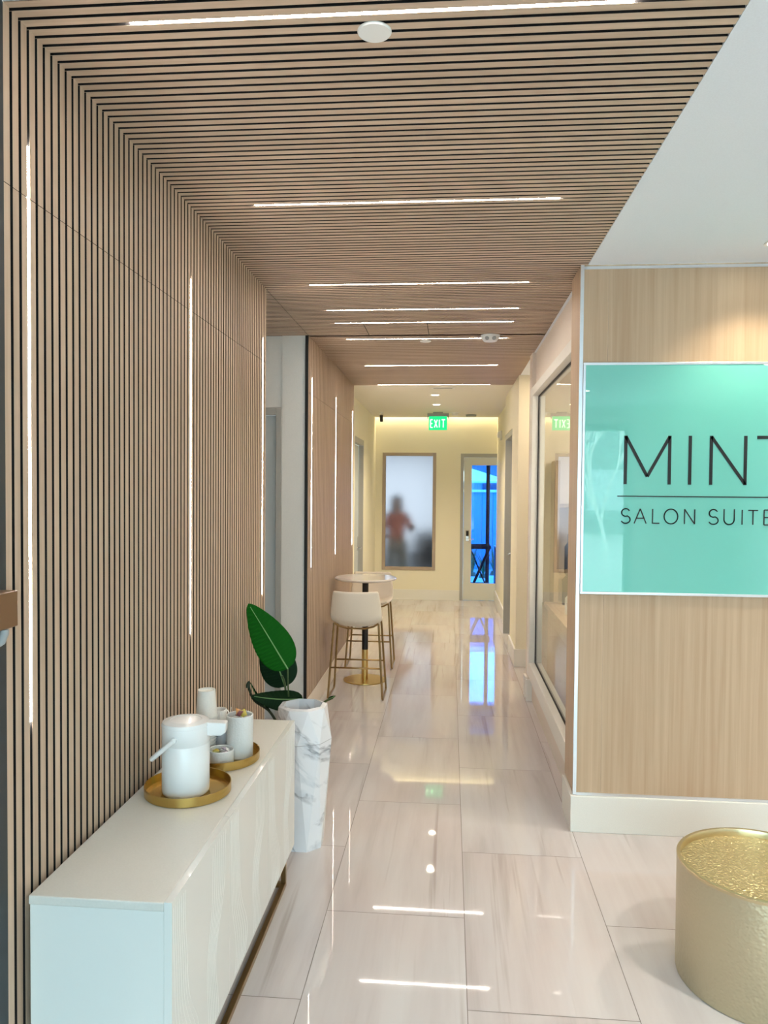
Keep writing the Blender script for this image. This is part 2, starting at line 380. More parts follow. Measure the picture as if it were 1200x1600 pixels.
# far wall with window and door openings
YF = 12.85; mb = MB()
mb.box(-1.6, -1.130, YF, YF+0.1, 0, 3.42); mb.box(-1.130, -0.232, YF, YF+0.1, 0, 0.495); mb.box(-1.130, -0.232, YF, YF+0.1, 2.462, 3.42)
mb.box(-0.232, 0.176, YF, YF+0.1, 0, 3.42); mb.box(0.176, 1.36, YF, YF+0.1, 2.452, 3.42); mb.box(1.36, 2.0, YF, YF+0.1, 0, 3.42)
struct('wall_far', mb, M['cream_wall'], 'cream wall closing the rear hall')
mb = MB(); a, b_, c, d = -1.130, -0.232, 0.495, 2.462; t = 0.055
mb.box(a, a+t, YF-0.012, YF+0.06, c, d); mb.box(b_-t, b_, YF-0.012, YF+0.06, c, d); mb.box(a+t, b_-t, YF-0.012, YF+0.06, d-t, d); mb.box(a+t, b_-t, YF-0.012, YF+0.06, c, c+t)
M['win_frame'] = painted('taupe_window_frame', (0.42, 0.34, 0.27), 0.45)
w1 = struct('window_1', mb, M['win_frame'], 'tall frosted window in a taupe frame', bevel=0.003)
mb = MB(); mb.box(a+t, b_-t, YF+0.03, YF+0.038, c+t, d-t); mb.build('window_pane', M['frosted'], w1)
# glazed door
mb = MB(); mb.box(0.176, 0.228, YF-0.012, YF+0.09, 0, 2.452); mb.box(1.31, 1.36, YF-0.012, YF+0.09, 0, 2.452); mb.box(0.228, 1.31, YF-0.012, YF+0.09, 2.392, 2.452)
d3 = struct('door_3', mb, M['grey_frame'], 'glazed pale door at the far end of the hall', bevel=0.003)
mb = MB(); mb.box(0.231, 0.362, YF+0.02, YF+0.065, 0.005, 2.388); mb.box(0.93, 1.307, YF+0.02, YF+0.065, 0.005, 2.388)
mb.box(0.362, 0.93, YF+0.02, YF+0.065, 0.005, 0.29); mb.box(0.362, 0.93, YF+0.02, YF+0.065, 2.258, 2.388)
mb.build('door_leaf', M['door_white'], d3)
mb = MB(); mb.box(0.362, 0.93, YF+0.038, YF+0.046, 0.29, 2.258); mb.build('window_pane', M['glass_blue'], d3)
mb = MB(); mb.box(0.265, 0.33, YF+0.0, YF+0.02, 0.99, 1.18); o = mb.build('door_lock', M['chrome'], d3, bevel=0.012)
mb = MB(); mb.box(0.275, 0.32, YF-0.012, YF+0.0, 1.08, 1.17); mb.build('keypad', M['black_col'], o, bevel=0.01)
mb = MB(); mb.tube([(0.30, YF+0.01, 1.03), (0.30, YF-0.04, 1.03), (0.40, YF-0.04, 1.03)], 0.009, 8); mb.build('door_handle', M['chrome'], d3)

# facade of the sign wall: y = 4.19
YW = 4.19; mb = MB()
for x0, x1 in ((0.692, 0.8275), (0.8283, 1.90), (1.903, 2.97), (2.973, 4.0)):
    mb.t = 0.4 + 0.6*R.random(); mb.box(x0, x1, YW, YW+0.02, 0.205, ZC+0.02)
mb.t = 0.55; mb.box(0.682, 0.692, YW+0.004, 4.49, 0.205, ZC+0.02); mb.mi = 1; mb.box(0.692, 4.0, YW+0.02, 4.30, 0, ZC+0.02); mb.box(0.692, 0.80, 4.30, 4.49, 0, ZC+0.02)
struct('wall_front', mb, [M['oak'], M['white_wall']], 'light oak laminate wall carrying the mint sign')
mb = MB(); mb.box(0.668, 4.0, YW-0.018, YW, 0, 0.197); mb.box(0.668, 0.692, YW, 4.49, 0, 0.197); struct('baseboard_front', mb, M['baseboard'], 'tall white baseboard under the oak wall', bevel=0.003)
mb = MB(); mb.box(0.680, 0.698, YW-0.006, YW+0.003, 0.2, ZC); struct('trim_3', mb, M['alu'], 'aluminium corner trim of the oak wall')
mb = MB(); mb.box(0.699, 4.0, YW-0.005, YW-0.0002, 3.018, 3.032); struct('trim_4', mb, M['alu'])
mb = MB(); mb.box(0.699, 4.0, YW-0.006, YW-0.0002, 0.198, 0.212); struct('trim_5', mb, M['alu'])
# window wall: upper wall, lower wall
mb = MB(); mb.box(0.735, 0.80, 4.49, 6.89, 2.72, ZC); mb.box(0.735, 0.80, 4.49, 6.89, 0, 0.243)
mb.box(0.702, 0.80, 6.78, 6.99, 0, ZC)
mb.box(0.80, 3.2, 6.89, 6.99, 0, ZC); mb.box(3.15, 3.2, 4.30, 6.89, 0, ZC)
struct('wall_window_side', mb, M['pink_wall'], 'pale wall around the projecting shop window')
mb = MB(); mb.box(0.682, 0.702, 6.872, 6.99, 0, 0.188); mb.box(0.702, 0.80, 6.875, 6.89, 0, 0.188) if False else None
mb.box(0.684, 0.734, 6.765, 6.78, 0, 0.188)
struct('baseboard_window_side', mb, M['baseboard'])
mb = MB()
mb.box(0.688, 0.80, 4.491, 6.62, 0.244, 0.368); mb.box(0.688, 0.80, 4.491, 6.62, 2.645, 2.719); mb.box(0.688, 0.80, 6.62, 6.778, 0.244, 2.719)
w2 = struct('window_2', mb, M['baseboard'], 'large shop window in a white projecting frame', bevel=0.003)
mb = MB(); mb.box(0.742, 0.752, 4.492, 6.618, 0.3685, 2.6445); mb.build('window_pane', M['glass'], w2)
mb = MB(); mb.box(0.738, 0.756, 4.492, 6.618, 0.3685, 0.380); mb.box(0.738, 0.756, 4.492, 6.618, 2.632, 2.6445); mb.box(0.738, 0.756, 6.609, 6.619, 0.380, 2.632); mb.build('window_gasket', M['black_trim'], w2)
# alcove and right hall wall
mb = MB(); mb.box(0.702, 2.0, 8.09, 8.20, 0, ZC); mb.box(0.702, 0.88, 8.20, 8.87, 0, ZC+0.05); mb.box(0.702, 0.88, 8.87, 9.95, 2.55, ZC+0.05)
mb.box(0.80, 0.88, 9.99, 12.85, 0, ZC+0.05); mb.box(0.772, 0.80, 9.992, 12.85, 0, ZC+0.05); mb.box(0.702, 0.80, 9.95, 9.991, 2.55, ZC+0.05)
mb.box(2.0, 2.05, 6.99, 8.2, 0, ZC)
struct('wall_hall_right', mb, M['cream_wall'], 'pale right wall of the corridor')
mb = MB(); mb.box(0.684, 2.0, 8.072, 8.09, 0, 0.185); mb.box(0.684, 0.702, 8.09, 8.87, 0, 0.185); mb.box(0.754, 0.772, 9.993, 12.83, 0, 0.185); struct('baseboard_hall_right', mb, M['baseboard'], bevel=0.003)
mb = MB(); mb.box(-1.248, 0.174, 12.832, 12.849, 0, 0.17); mb.box(XH, XH+0.016, 8.91, 10.03, 0, 0.17); mb.box(XH, XH+0.016, 11.115, 12.83, 0, 0.17); struct('baseboard_hall_left', mb, M['baseboard'])
mb = MB(); mb.box(XL-0.0005, XL+0.004, 1.85, 4.592, 0, 0.170); mb.box(XL-0.0005, XL+0.004, 5.985, 8.85, 0, 0.170); struct('baseboard_left', mb, M['pink_wall'], 'pale baseboard under the slatted walls')
mb = MB(); mb.box(-1.32, XL-0.024, 5.956, 5.9695, 0, 0.15); struct('baseboard_passage', mb, M['baseboard'])
mb = MB(); mb.box(0.703, 0.80, 9.952, 9.989, 0, 2.548); mb.box(0.703, 0.80, 8.872, 8.91, 0, 2.548); mb.box(0.703, 0.80, 8.91, 9.952, 2.48, 2.548)
d4 = struct('door_4', mb, M['grey_frame'], 'grey framed door in the right wall of the rear hall', bevel=0.003)
mb = MB(); mb.box(0.80, 0.84, 8.92, 9.95, 0.005, 2.478); mb.build('door_leaf', M['door_grey'], d4)
mb = MB(); mb.tube([(0.80, 9.88, 1.04), (0.745, 9.88, 1.04), (0.745, 9.76, 1.04)], 0.010, 8); mb.build('door_handle', M['chrome'], d4)

# storefront behind the camera
mb = MB(); mb.box(-1.2, 4.05, -3.06, -3.0, 2.80, ZC+0.05); mb.box(2.60, 4.05, -3.06, -3.0, 0, 2.80); mb.box(-1.2, 2.6, -3.06, -3.0, 0, 0.30)
struct('wall_storefront', mb, M['white_wall'])
mb = MB()
for x in (-1.16, 0.30, 2.56): mb.box(x-0.04, x+0.04, -3.08, -2.96, 0.30, 2.80)
mb.box(-1.12, 2.52, -3.08, -2.96, 0.30, 0.38); mb.box(-1.12, 2.52, -3.08, -2.96, 2.72, 2.80)
w3 = struct('window_3', mb, M['black_trim'], 'storefront window with dark frame')
mb = MB(); mb.box(-1.12, 2.52, -3.03, -3.022, 0.38, 2.72); mb.build('window_pane', M['glass'], w3)

# rooms beyond the far wall: frosted room (left) and glazed room (right)
mb = MB(); mb.box(-3.0, 3.0, 12.952, 16.7, -0.05, 0); struct('floor_rear_rooms', mb, M['white_ceiling'])
mb = MB(); mb.box(-3.0, 3.0, 12.952, 16.7, 2.75, 2.8); struct('ceiling_rear_rooms', mb, M['white_ceiling'])
mb = MB(); mb.box(-0.05, 0.02, 12.952, 16.7, 0, 2.75); mb.box(-3.05, -3.0, 12.952, 16.7, 0, 2.75); mb.box(-3.0, 0.02, 16.7, 16.75, 0, 2.75); mb.box(1.8, 1.85, 12.952, 14.95, 0, 2.75)
mb.box(0.02, 1.8, 14.95, 15.0, 2.42, 2.75); mb.box(-3.05, -1.58, 12.90, 12.951, 0, 2.8)
struct('wall_rear_rooms', mb, M['white_wall'])
mb = MB(); mb.box(0.02, 0.08, 14.95, 15.02, 0, 2.42); mb.box(0.70, 0.77, 14.95, 15.02, 0, 2.42); mb.box(1.74, 1.8, 14.95, 15.02, 0, 2.42); mb.box(0.08, 1.74, 14.95, 15.02, 2.36, 2.42)
w4 = struct('window_4', mb, M['black_trim'], 'dark framed patio window seen through the glazed door')
mb = MB(); mb.box(0.08, 0.70, 14.98, 14.986, 0, 2.36); mb.box(0.77, 1.74, 14.98, 14.986, 0, 2.36); mb.build('window_pane', M['glass'], w4)

# ================================================================== LED STRIPS
def led(kind, k, label):
    y = P0 + k*PITCH; mb = MB(); q = 0.0062
    if kind == 'c': mb.box(-0.838, 0.437, y-q, y+q, ZC+0.001, ZC+0.0215)
    else: mb.box(XL-0.0215, XL-0.001, y-q, y+q, 1.208, 2.735)
    o = mb.build('led_strip', M['led']); tag(o, label, 'strip light', 'ceiling strip lights' if kind == 'c' else 'wall strip lights')
cl = ['first and nearest', 'second nearest', 'third nearest', 'fourth nearest', 'fifth nearest', 'sixth nearest', 'seventh nearest', 'farthest']
cpos = ['longest ceiling light line, just above the round white disc', 'ceiling light line across the middle of the slatted ceiling, second from the top', 'third ceiling light line from the top, at the end of the near slatted wall',
        'fourth ceiling light line from the top, over the side passage', 'fifth ceiling light line from the top, at the near edge of the access panel', 'ceiling light line between the access panel and the small white disc',
        'ceiling light line over the bar table, second to last', 'last ceiling light line, at the end of the slatted ceiling']
for k, s in zip(sorted(led_k), cpos): led('c', k, s)
for k, s in zip((0, 32, 64), ('tall vertical light line nearest the viewer, left of the sideboard', 'vertical light line in the slatted wall above the white pump flask', 'thin vertical light line at the far end of the near slatted wall')): led('w', k, s)
for k, s in zip((105, 138, 170), ('vertical light line beside the black trim of the rear slatted wall', 'middle vertical light line of the rear slatted wall, by the bar table', 'farthest vertical light line, at the end of the rear slatted wall')): led('w', k, s)

# ================================================================== CEILING AND WALL FITTINGS
def disc(name, label, cat, x, y, r, z=ZC, th=0.008, mat='white_plastic', group=None):
    mb = MB(); mb.lathe([(0, 0), (r, 0), (r, -th*0.4), (r*0.93, -th), (0, -th)], (x, y, z)); return tag(mb.build(name, M[mat]), label, cat, group)
disc('sprinkler_cover', 'white disc flush in the slatted ceiling just under the longest light line', 'sprinkler cover', -0.21, 2.037, 0.045, th=0.006)
disc('sprinkler_cover', 'small white disc in the slatted ceiling behind the access panel', 'sprinkler cover', -0.209, 6.234, 0.045, th=0.006)
t = thing('emergency_light', 'white twin head emergency light on the slatted ceiling', 'emergency light', (0.298, 6.03, ZC))
mb = MB(); mb.lathe([(0, 0), (0.075, 0), (0.075, -0.012), (0.05, -0.045), (0, -0.05)]); mb.build('housing', M['white_plastic'], t)
for s in (-1, 1): mb = MB(); mb.lathe([(0, 0.0), (0.017, 0), (0.014, -0.012), (0, -0.014)], M=Matrix.Translation((s*0.026, -0.052, -0.028)) @ Matrix.Rotation(-1.1, 4, 'X')); mb.build('lamp_head', M['grey_plastic'], t)
def downlight(x, y, label, power, col=(1, 0.86, 0.62), spread=2.3):
    t = thing('downlight', label, 'downlight', (x, y, ZC), group='recessed downlights')
    mb = MB(); mb.lathe([(0.062, -0.001), (0.062, -0.006), (0.048, -0.004), (0.046, -0.001)]); mb.build('trim_ring', M['white_plastic'], t)
    mb = MB(); mb.lathe([(0, -0.002), (0.045, -0.002), (0.045, -0.0005)]); mb.build('diffuser', M['down'], t)
    l = bpy.data.lights.new('downlight_beam', 'SPOT'); l.energy = power; l.color = col; l.spot_size = spread; l.spot_blend = 0.8; l.shadow_soft_size = 0.04
    o = bpy.data.objects.new('downlight_beam', l); C.objects.link(o); o.parent = t; o.location = (0, 0, -0.02)
downlight(-0.198, 9.74, 'round recessed downlight in the hall ceiling, nearer of the two', 85)
downlight(-0.20, 10.83, 'round recessed downlight just in front of the exit sign', 85)
downlight(1.553, 3.86, 'round recessed downlight at the right edge above the oak wall', 30, (1, 0.84, 0.6), 2.0)
for lx, ly, wh in ((2.75, 3.86, 'behind the view, farther right'), (1.95, 1.75, 'above the gold drum, out to the right'), (2.95, 0.9, 'in the middle of the lobby'), (1.6, -1.0, 'close to the storefront')):  # unseen downlights added to light the lobby and soften the drum's shadow
    downlight(lx, ly, 'added unseen recessed lobby downlight ' + wh, 95, (1, 0.92, 0.80), 2.3)
t = thing('ceiling_vent', 'narrow slot vent in the hall ceiling before the downlights', 'vent', (-0.095, 9.08, ZC))
mb = MB(); mb.box(-0.14, 0.14, -0.035, 0.035, -0.004, 0); mb.build('frame', M['white_plastic'], t)
mb = MB(); mb.box(-0.11, 0.11, -0.010, 0.010, -0.0055, -0.0042); mb.build('slot', M['black_trim'], t)
t = thing('exit_sign', 'green illuminated exit sign hanging from the hall ceiling', 'exit sign', (-0.195, 11.9, ZC))
mb = MB(); mb.box(-0.075, 0.075, -0.04, 0.04, -0.02, 0); mb.box(-0.165, 0.165, -0.03, 0.03, -0.062, -0.02); mb.box(-0.165, -0.15, -0.012, 0.012, -0.10, -0.062); mb.box(0.15, 0.165, -0.012, 0.012, -0.10, -0.062); mb.build('canopy', M['grey_plastic'], t, bevel=0.003)
mb = MB(); mb.box(-0.14, 0.14, -0.004, 0.004, -0.275, -0.0625); mb.build('panel', M['exit_green'], t)
def strokes(mb, segs, y0, y1, w, ox=0, oz=0, sx=1, sz=1):
    for pl in segs:
        for (a, b_) in zip(pl, pl[1:]):
            A = Vector((ox+a[0]*sx, 0, oz+a[1]*sz)); B = Vector((ox+b_[0]*sx, 0, oz+b_[1]*sz)); d = (B-A); ln = d.length
            if ln < 1e-6: continue
            ang = math.atan2(d.z, d.x)
            mb.box(-w/2 if len(pl) > 3 else 0, ln + (w/2 if len(pl) > 3 else 0), y0, y1, -w/2, w/2, Matrix.Translation(A) @ Matrix.Rotation(-ang, 4, 'Y'))
E_ = [[(0, 0), (0, 1)], [(0, 1), (1, 1)], [(0, .5), (.85, .5)], [(0, 0), (1, 0)]]
mb = MB()
strokes(mb, E_, -0.007, -0.0042, 0.016, -0.115, -0.235, 0.035, 0.12)
strokes(mb, [[(0, 0), (1, 1)], [(0, 1), (1, 0)]], -0.007, -0.0042, 0.016, -0.055, -0.235, 0.045, 0.12)
strokes(mb, [[(0, 0), (0, 1)]], -0.007, -0.0042, 0.016, 0.022, -0.235, 1, 0.12)
strokes(mb, [[(0, 1), (1, 1)], [(.5, 0), (.5, 1)]], -0.007, -0.0042, 0.016, 0.055, -0.235, 0.055, 0.12)
mb.build('lettering', M['exit_letter'], t)
t = thing('security_camera', 'small white and black bullet camera under the hall ceiling', 'security camera', (-1.07, 11.9, ZC))
mb = MB(); mb.lathe([(0, 0), (0.032, 0), (0.03, -0.012), (0.008, -0.016), (0.008, -0.06), (0, -0.06)]); mb.build('mount', M['white_plastic'], t)
mb = MB(); mb.lathe([(0, -0.05), (0.024, -0.05), (0.026, 0.05), (0, 0.05)], M=Matrix.Translation((0, -0.01, -0.095)) @ Matrix.Rotation(0.45, 4, 'X'), n=20); mb.build('camera_body', M['black_col'], t)
t = thing('smoke_detector', 'round smoke detector beside the exit sign', 'smoke detector', (0.066, 11.95, ZC))
mb = MB(); mb.lathe([(0, 0), (0.09, 0), (0.09, -0.008), (0, -0.008)]); mb.build('base', M['white_plastic'], t); mb = MB(); mb.lathe([(0, -0.008), (0.05, -0.008), (0.045, -0.04), (0, -0.045)]); mb.build('sensor', M['white_plastic'], t)
disc('ceiling_speaker', 'round ceiling speaker right of the smoke detector', 'speaker', 0.321, 12.29, 0.085, th=0.03, mat='grey_plastic')
t = thing('fire_alarm', 'white fire alarm strobe high on the right hall wall', 'fire alarm', (0.772, 11.7, 2.68))
mb = MB(); mb.box(-0.03, 0, -0.06, 0.06, -0.08, 0.06); mb.build('back_box', M['white_plastic'], t, bevel=0.006)
mb = MB(); mb.lathe([(0, 0), (0.045, 0), (0.045, 0.03), (0.03, 0.04), (0, 0.042)], M=Matrix.Translation((-0.03, 0, 0)) @ Matrix.Rotation(-PI/2, 4, 'Y')); mb.build('horn', M['white_plastic'], t)
t = thing('wall_dispenser', 'brown and grey dispenser at the left edge of the near slatted wall', 'dispenser', (XL, 1.74, 1.52))
mb = MB(); mb.box(0, 0.062, -0.055, 0.055, -0.022, 0.066); mb.build('casing', base_mat('brown_casing', (0.20, 0.10, 0.045), 0.35), t, bevel=0.003)
mb = MB(); mb.tube([(0.0, 0, -0.066), (0.03, 0, -0.064), (0.052, 0, -0.05), (0.06, 0, -0.03), (0.06, 0, -0.022)], 0.010, 10); mb.build('drip_guard', M['grey_plastic'], t)

# ================================================================== SIGN
t = thing('sign_panel', 'mint green glass sign panel with black salon lettering', 'sign', (0.70, YW, 1.29))
W_, H_ = 1.72, 1.235
mb = MB(); mb.box(0.012, W_-0.012, -0.008, -0.0005, 0.012, H_-0.012); mb.build('glass_panel', M['mint'], t)
mb = MB(); q = 0.014
mb.box(0, W_, -0.012, -0.0004, 0, q); mb.box(0, W_, -0.012, -0.0004, H_-q, H_); mb.box(0, q, -0.012, -0.0004, q, H_-q); mb.box(W_-q, W_, -0.012, -0.0004, q, H_-q); mb.build('frame', M['alu'], t, bevel=0.002)
def arc(cx, cz, rx, rz, a0, a1, n=14): return [(cx+rx*math.cos(math.radians(a0+(a1-a0)*i/n)), cz+rz*math.sin(math.radians(a0+(a1-a0)*i/n))) for i in range(n+1)]
mb = MB(); oy = (-0.0105, -0.0081); X = lambda x: x-0.70; Z = lambda z: z-1.29
def S(segs, w, x0=0, x1=1, z0=0, z1=1): strokes(mb, segs, oy[0], oy[1], w, X(x0), Z(z0), x1-x0, z1-z0)
B1, T1 = 1.880, 2.138; wd = 0.0165
M_segs = [[(0, 0), (0, 1)], [(0, 0.985), (.5, .16)], [(.5, .16), (1, .985)], [(1, 0), (1, 1)]]
S(M_segs, wd, 0.928, 1.155, B1, T1)
S([[(0, 0), (0, 1)]], wd, 1.260, 2.26, B1, T1)
S([[(0, 0), (0, 1)], [(0, .98), (1, .02)], [(1, 0), (1, 1)]], wd, 1.368, 1.542, B1, T1)
S([[(0, .97), (1, .97)], [(.5, 0), (.5, .97)]], wd, 1.600, 1.790, B1, T1)
strokes(mb, [[(0, 0), (1, 0)]], oy[0], oy[1], 0.0055, X(0.888), Z(1.8165), 0.955, 1)
b2, t2, w2_ = 1.672, 1.750, 0.0058
Sg = [arc(.5, .74, .45, .26, 35, 270, 12) + arc(.5, .26, .5, .26, 90, -150, 12)[1:]]
Ag = [[(0, 0), (.5, 1)], [(.5, 1), (1, 0)], [(.2, .36), (.8, .36)]]; Lg = [[(0, 1), (0, 0)], [(0, 0.03), (1, 0.03)]]; Og = [arc(.5, .5, .5, .5, 0, 360, 28)]
Ng = [[(0, 0), (0, 1)], [(0, 1), (1, 0)], [(1, 0), (1, 1)]]; Ug = [[(0, 1)] + arc(.5, .34, .5, .34, 180, 360, 14) + [(1, 1)]]; Tg = [[(0, .97), (1, .97)], [(.5, 0), (.5, 1)]]; Ig = [[(0, 0), (0, 1)]]
for g, a, b_ in ((Sg, .910, .957), (Ag, .978, 1.040), (Lg, 1.073, 1.109), (Og, 1.133, 1.203), (Ng, 1.238, 1.290), (Sg, 1.362, 1.410), (Ug, 1.440, 1.492), (Ig, 1.532, 2.0), (Tg, 1.562, 1.612), (E_, 1.643, 1.683), (Sg, 1.715, 1.762)):
    S(g, w2_, a, b_, b2, t2)
mb.build('lettering', M['ink'], t)

# ================================================================== SIDEBOARD
SX0, SX1, SY0, SY1, SZ0, SZ1 = -1.090, -0.705, 1.905, 3.49, 0.185, 0.765
t = thing('sideboard', 'long white lacquered sideboard on a brass base against the slatted wall', 'sideboard', (0, 0, 0))
mb = MB(); mb.box(SX0, SX1-0.022, SY0, SY1, SZ0, SZ1-0.024); mb.build('body', M['lacquer'], t, bevel=0.002)
mb = MB(); mb.box(SX0-0.003, SX1-0.022, SY0-0.002, SY1+0.002, SZ1-0.024, SZ1); mb.build('top', M['lacquer_top'], t, bevel=0.003)
n = 3; dw = (SY1-SY0)/n
for i in range(n):
    y0 = SY0-0.002 + i*dw + 0.001; y1 = SY0-0.002 + (i+1)*dw - 0.002
    mb = MB(); mb.box(SX1-0.021, SX1, y0, y1, SZ0, SZ1+0.001)
    mb.mi = 0
    # raised contour lines in the lacquer
    for side in (0, 1):
        for j in range(7):
            pts = []
            for q in range(25):
                f = q/24; z = SZ0+0.012 + f*(SZ1-SZ0-0.03)
                amp = 0.055*math.sin(f*5.2 + 0.6 + side*2.6) + 0.02*math.sin(f*11 + side)
                base = (0.010 + j*0.0145) if side == 0 else (dw*0.56 + j*0.0145)
                yy = y0 + base + (0.5+0.07*j)*(amp+0.06)*(0.35+0.75*(f if side else 1-f))
                if y0+0.004 < yy < y1-0.004: pts.append((SX1-0.0003, yy, z))
            if len(pts) > 3: mb.tube(pts, 0.0011, 5)
    mb.build('door', [M['lacquer']], t)
mb = MB(); B_ = 0.022
for x in (-0.757, -1.075):
    mb.box(x, x+B_, SY0+0.10, SY1-0.03, 0.0, B_)
    for y in (SY0+0.10, SY1-0.03-B_): mb.box(x, x+B_, y, y+B_, B_, SZ0-B_)
    mb.box(x, x+B_, SY0+0.10, SY1-0.03, SZ0-B_, SZ0-0.0005)
for y in (SY0+0.10, SY1-0.03-B_): mb.box(-1.075+B_, -0.757, y, y+B_, 0, B_)
mb.build('base_frame', M['bronze'], t, bevel=0.0015)

# trays
def tray(x, y, label):
    mb = MB(); r = 0.150
    mb.lathe([(0, 0), (r-0.004, 0), (r, 0.004), (r, 0.034), (r-0.003, 0.034), (r-0.003, 0.006), (r-0.008, 0.0035), (0, 0.0035)], (0, 0, 0), 96)
    o = mb.build('serving_tray', M['tray']); o.location = (x, y, SZ1+0.0005); return tag(o, label, 'tray', 'round brass trays')
tray(-0.912, 2.622, 'round brass tray under the white pump flask'); tray(-0.893, 2.958, 'round brass tray holding the cups and canisters')
ZT = SZ1 + 0.0045
# pump flask
t = thing('pump_flask', 'white insulated pump flask standing on the nearer brass tray', 'flask', (-0.918, 2.615, ZT))
mb = MB(); mb.lathe([(0, 0), (0.076, 0), (0.080, 0.004), (0.0815, 0.012), (0.082, 0.05), (0.082, 0.174), (0.0805, 0.176), (0.0805, 0.178), (0.082, 0.180), (0.082, 0.232), (0.0805, 0.238), (0, 0.238)], n=64); mb.build('body', M['thermos'], t)
mb = MB(); mb.lathe([(0, 0.238), (0.083, 0.238), (0.0835, 0.243), (0.080, 0.252), (0.055, 0.257), (0.053, 0.255), (0, 0.256)], n=64); mb.build('lid', M['thermos'], t)
mb = MB(); Mr = Matrix.Rotation(0.12, 4, 'Z')
pts = [(0.05, 0.203), (0.125, 0.203), (0.142, 0.214), (0.144, 0.247), (0.05, 0.252)]
mb.prism(pts, 'y', -0.022, 0.022)
for v in mb.bm.verts: v.co = Mr @ v.co
mb.build('spout', M['thermos'], t, bevel=0.004)
mb = MB(); L0 = Vector((-0.012, -0.086, 0.207)); ct = Vector((-0.098, 0, 0.135))
arm = lambda s: [Vector((-0.012, s*0.088, 0.207)), Vector((-0.055, s*0.088, 0.170)), Vector((-0.092, s*0.080, 0.138))]
path = arm(-1) + [Vector((-0.100, -0.05, 0.131)), Vector((-0.102, 0, 0.130)), Vector((-0.100, 0.05, 0.131))] + arm(1)[::-1]
mb.tube(path, 0.0085, 10)
for s in (-1, 1): mb.lathe([(0, 0), (0.009, 0), (0.009, 0.010), (0, 0.012)], M=Matrix.Translation((-0.012, s*0.081, 0.207)) @ Matrix.Rotation(s*-PI/2, 4, 'X'), n=16)
mb.build('handle', M['thermos'], t)
# canister with packets and bowl
def pot(name, label, x, y, r, h, mat):
    mb = MB(); mb.lathe([(0, 0), (r*0.95, 0), (r, 0.004), (r, h-0.002), (r-0.002, h), (r-0.005, h-0.002), (r-0.005, 0.006), (0, 0.006)], (0, 0, 0), 56)
    o = mb.build(name, M[mat]); o.location = (x, y, ZT); return tag(o, label, 'container')
pot('ceramic_canister', 'tall textured white canister filled with small packets', -0.828, 2.99, 0.053, 0.168, 'ceramic')
pot('ceramic_bowl', 'short textured white bowl filled with wrapped sweets', -0.878, 2.905, 0.049, 0.055, 'ceramic')
pc = {'white': base_mat('packet_white', (0.8, 0.78, 0.76), 0.5), 'maroon': base_mat('packet_maroon', (0.16, 0.04, 0.05), 0.4), 'yellow': base_mat('packet_yellow', (0.62, 0.50, 0.10), 0.4),
      'olive': base_mat('packet_olive', (0.42, 0.42, 0.12), 0.4), 'lilac': base_mat('packet_lilac', (0.62, 0.52, 0.62), 0.35), 'orange': base_mat('packet_orange', (0.65, 0.32, 0.12), 0.4)}
def packet(name, x, y, z, s, rot, col, label, cat, group):
    mb = MB()
    mb.grid(lambda u, v: Vector(((u-.5)*s*1.3, (v-.5)*s, 0.25*s*(math.sin(PI*u)*math.sin(PI*v)) + 0.04*s*math.sin(9*u+5*v))), 6, 6)
    mb.grid(lambda u, v: Vector(((u-.5)*s*1.3, (v-.5)*s, -0.25*s*(math.sin(PI*u)*math.sin(PI*v)) + 0.04*s*math.sin(9*u+5*v))), 6, 6)
    o = mb.build(name, pc[col]); o.location = (x, y, z); o.rotation_euler = rot; tag(o, label, cat, group)
for i, (dx, dy, dz, c) in enumerate([(-.022, -.005, .150, 'white'), (0, .012, .156, 'white'), (.012, -.018, .156, 'white'), (.0, -.006, .172, 'maroon'), (.012, .006, .170, 'yellow'), (-.008, .010, .172, 'orange'), (.028, .010, .152, 'white'), (-.018, -.024, .148, 'white')]):
    packet('sachet', -0.828+dx, 2.99+dy, ZT+dz, 0.026, (R.uniform(-.8, .8), R.uniform(-.8, .8), R.uniform(0, 3)), c, {'white': 'white paper sachet %s of the tall canister' % ['at the left side', 'at the back', 'at the front', '', '', '', 'at the right side', 'at the front left'][i], 'maroon': 'dark maroon sachet on top in the tall canister', 'yellow': 'yellow sachet on top in the tall canister', 'orange': 'orange sachet on top in the tall canister'}[c], 'sachet', 'sachets in the tall canister')
for i, (dx, dy, dz, c) in enumerate([(-.022, -.008, .042, 'olive'), (-.010, -.02, .044, 'olive'), (-.024, .014, .042, 'yellow'), (.010, .012, .050, 'lilac'), (.022, -.010, .044, 'lilac'), (.004, -.002, .046, 'white'), (.02, .018, .046, 'white')]):
    packet('wrapped_sweet', -0.878+dx, 2.905+dy, ZT+dz, 0.024, (R.uniform(-.6, .6), R.uniform(-.6, .6), R.uniform(0, 3)), c, {'white': ['', '', '', '', '', 'white wrapped sweet in the middle of the short bowl', 'white wrapped sweet at the back right of the short bowl'][i], 'olive': ['olive green wrapped sweet at the left of the short bowl', 'olive green wrapped sweet at the front of the short bowl'][i % 2], 'yellow': 'yellow wrapped sweet at the back of the short bowl', 'lilac': ['pale lilac wrapped sweet at the right of the short bowl', 'pale lilac wrapped sweet at the back of the short bowl'][i % 2]}[c], 'sweet', 'wrapped sweets in the short bowl')
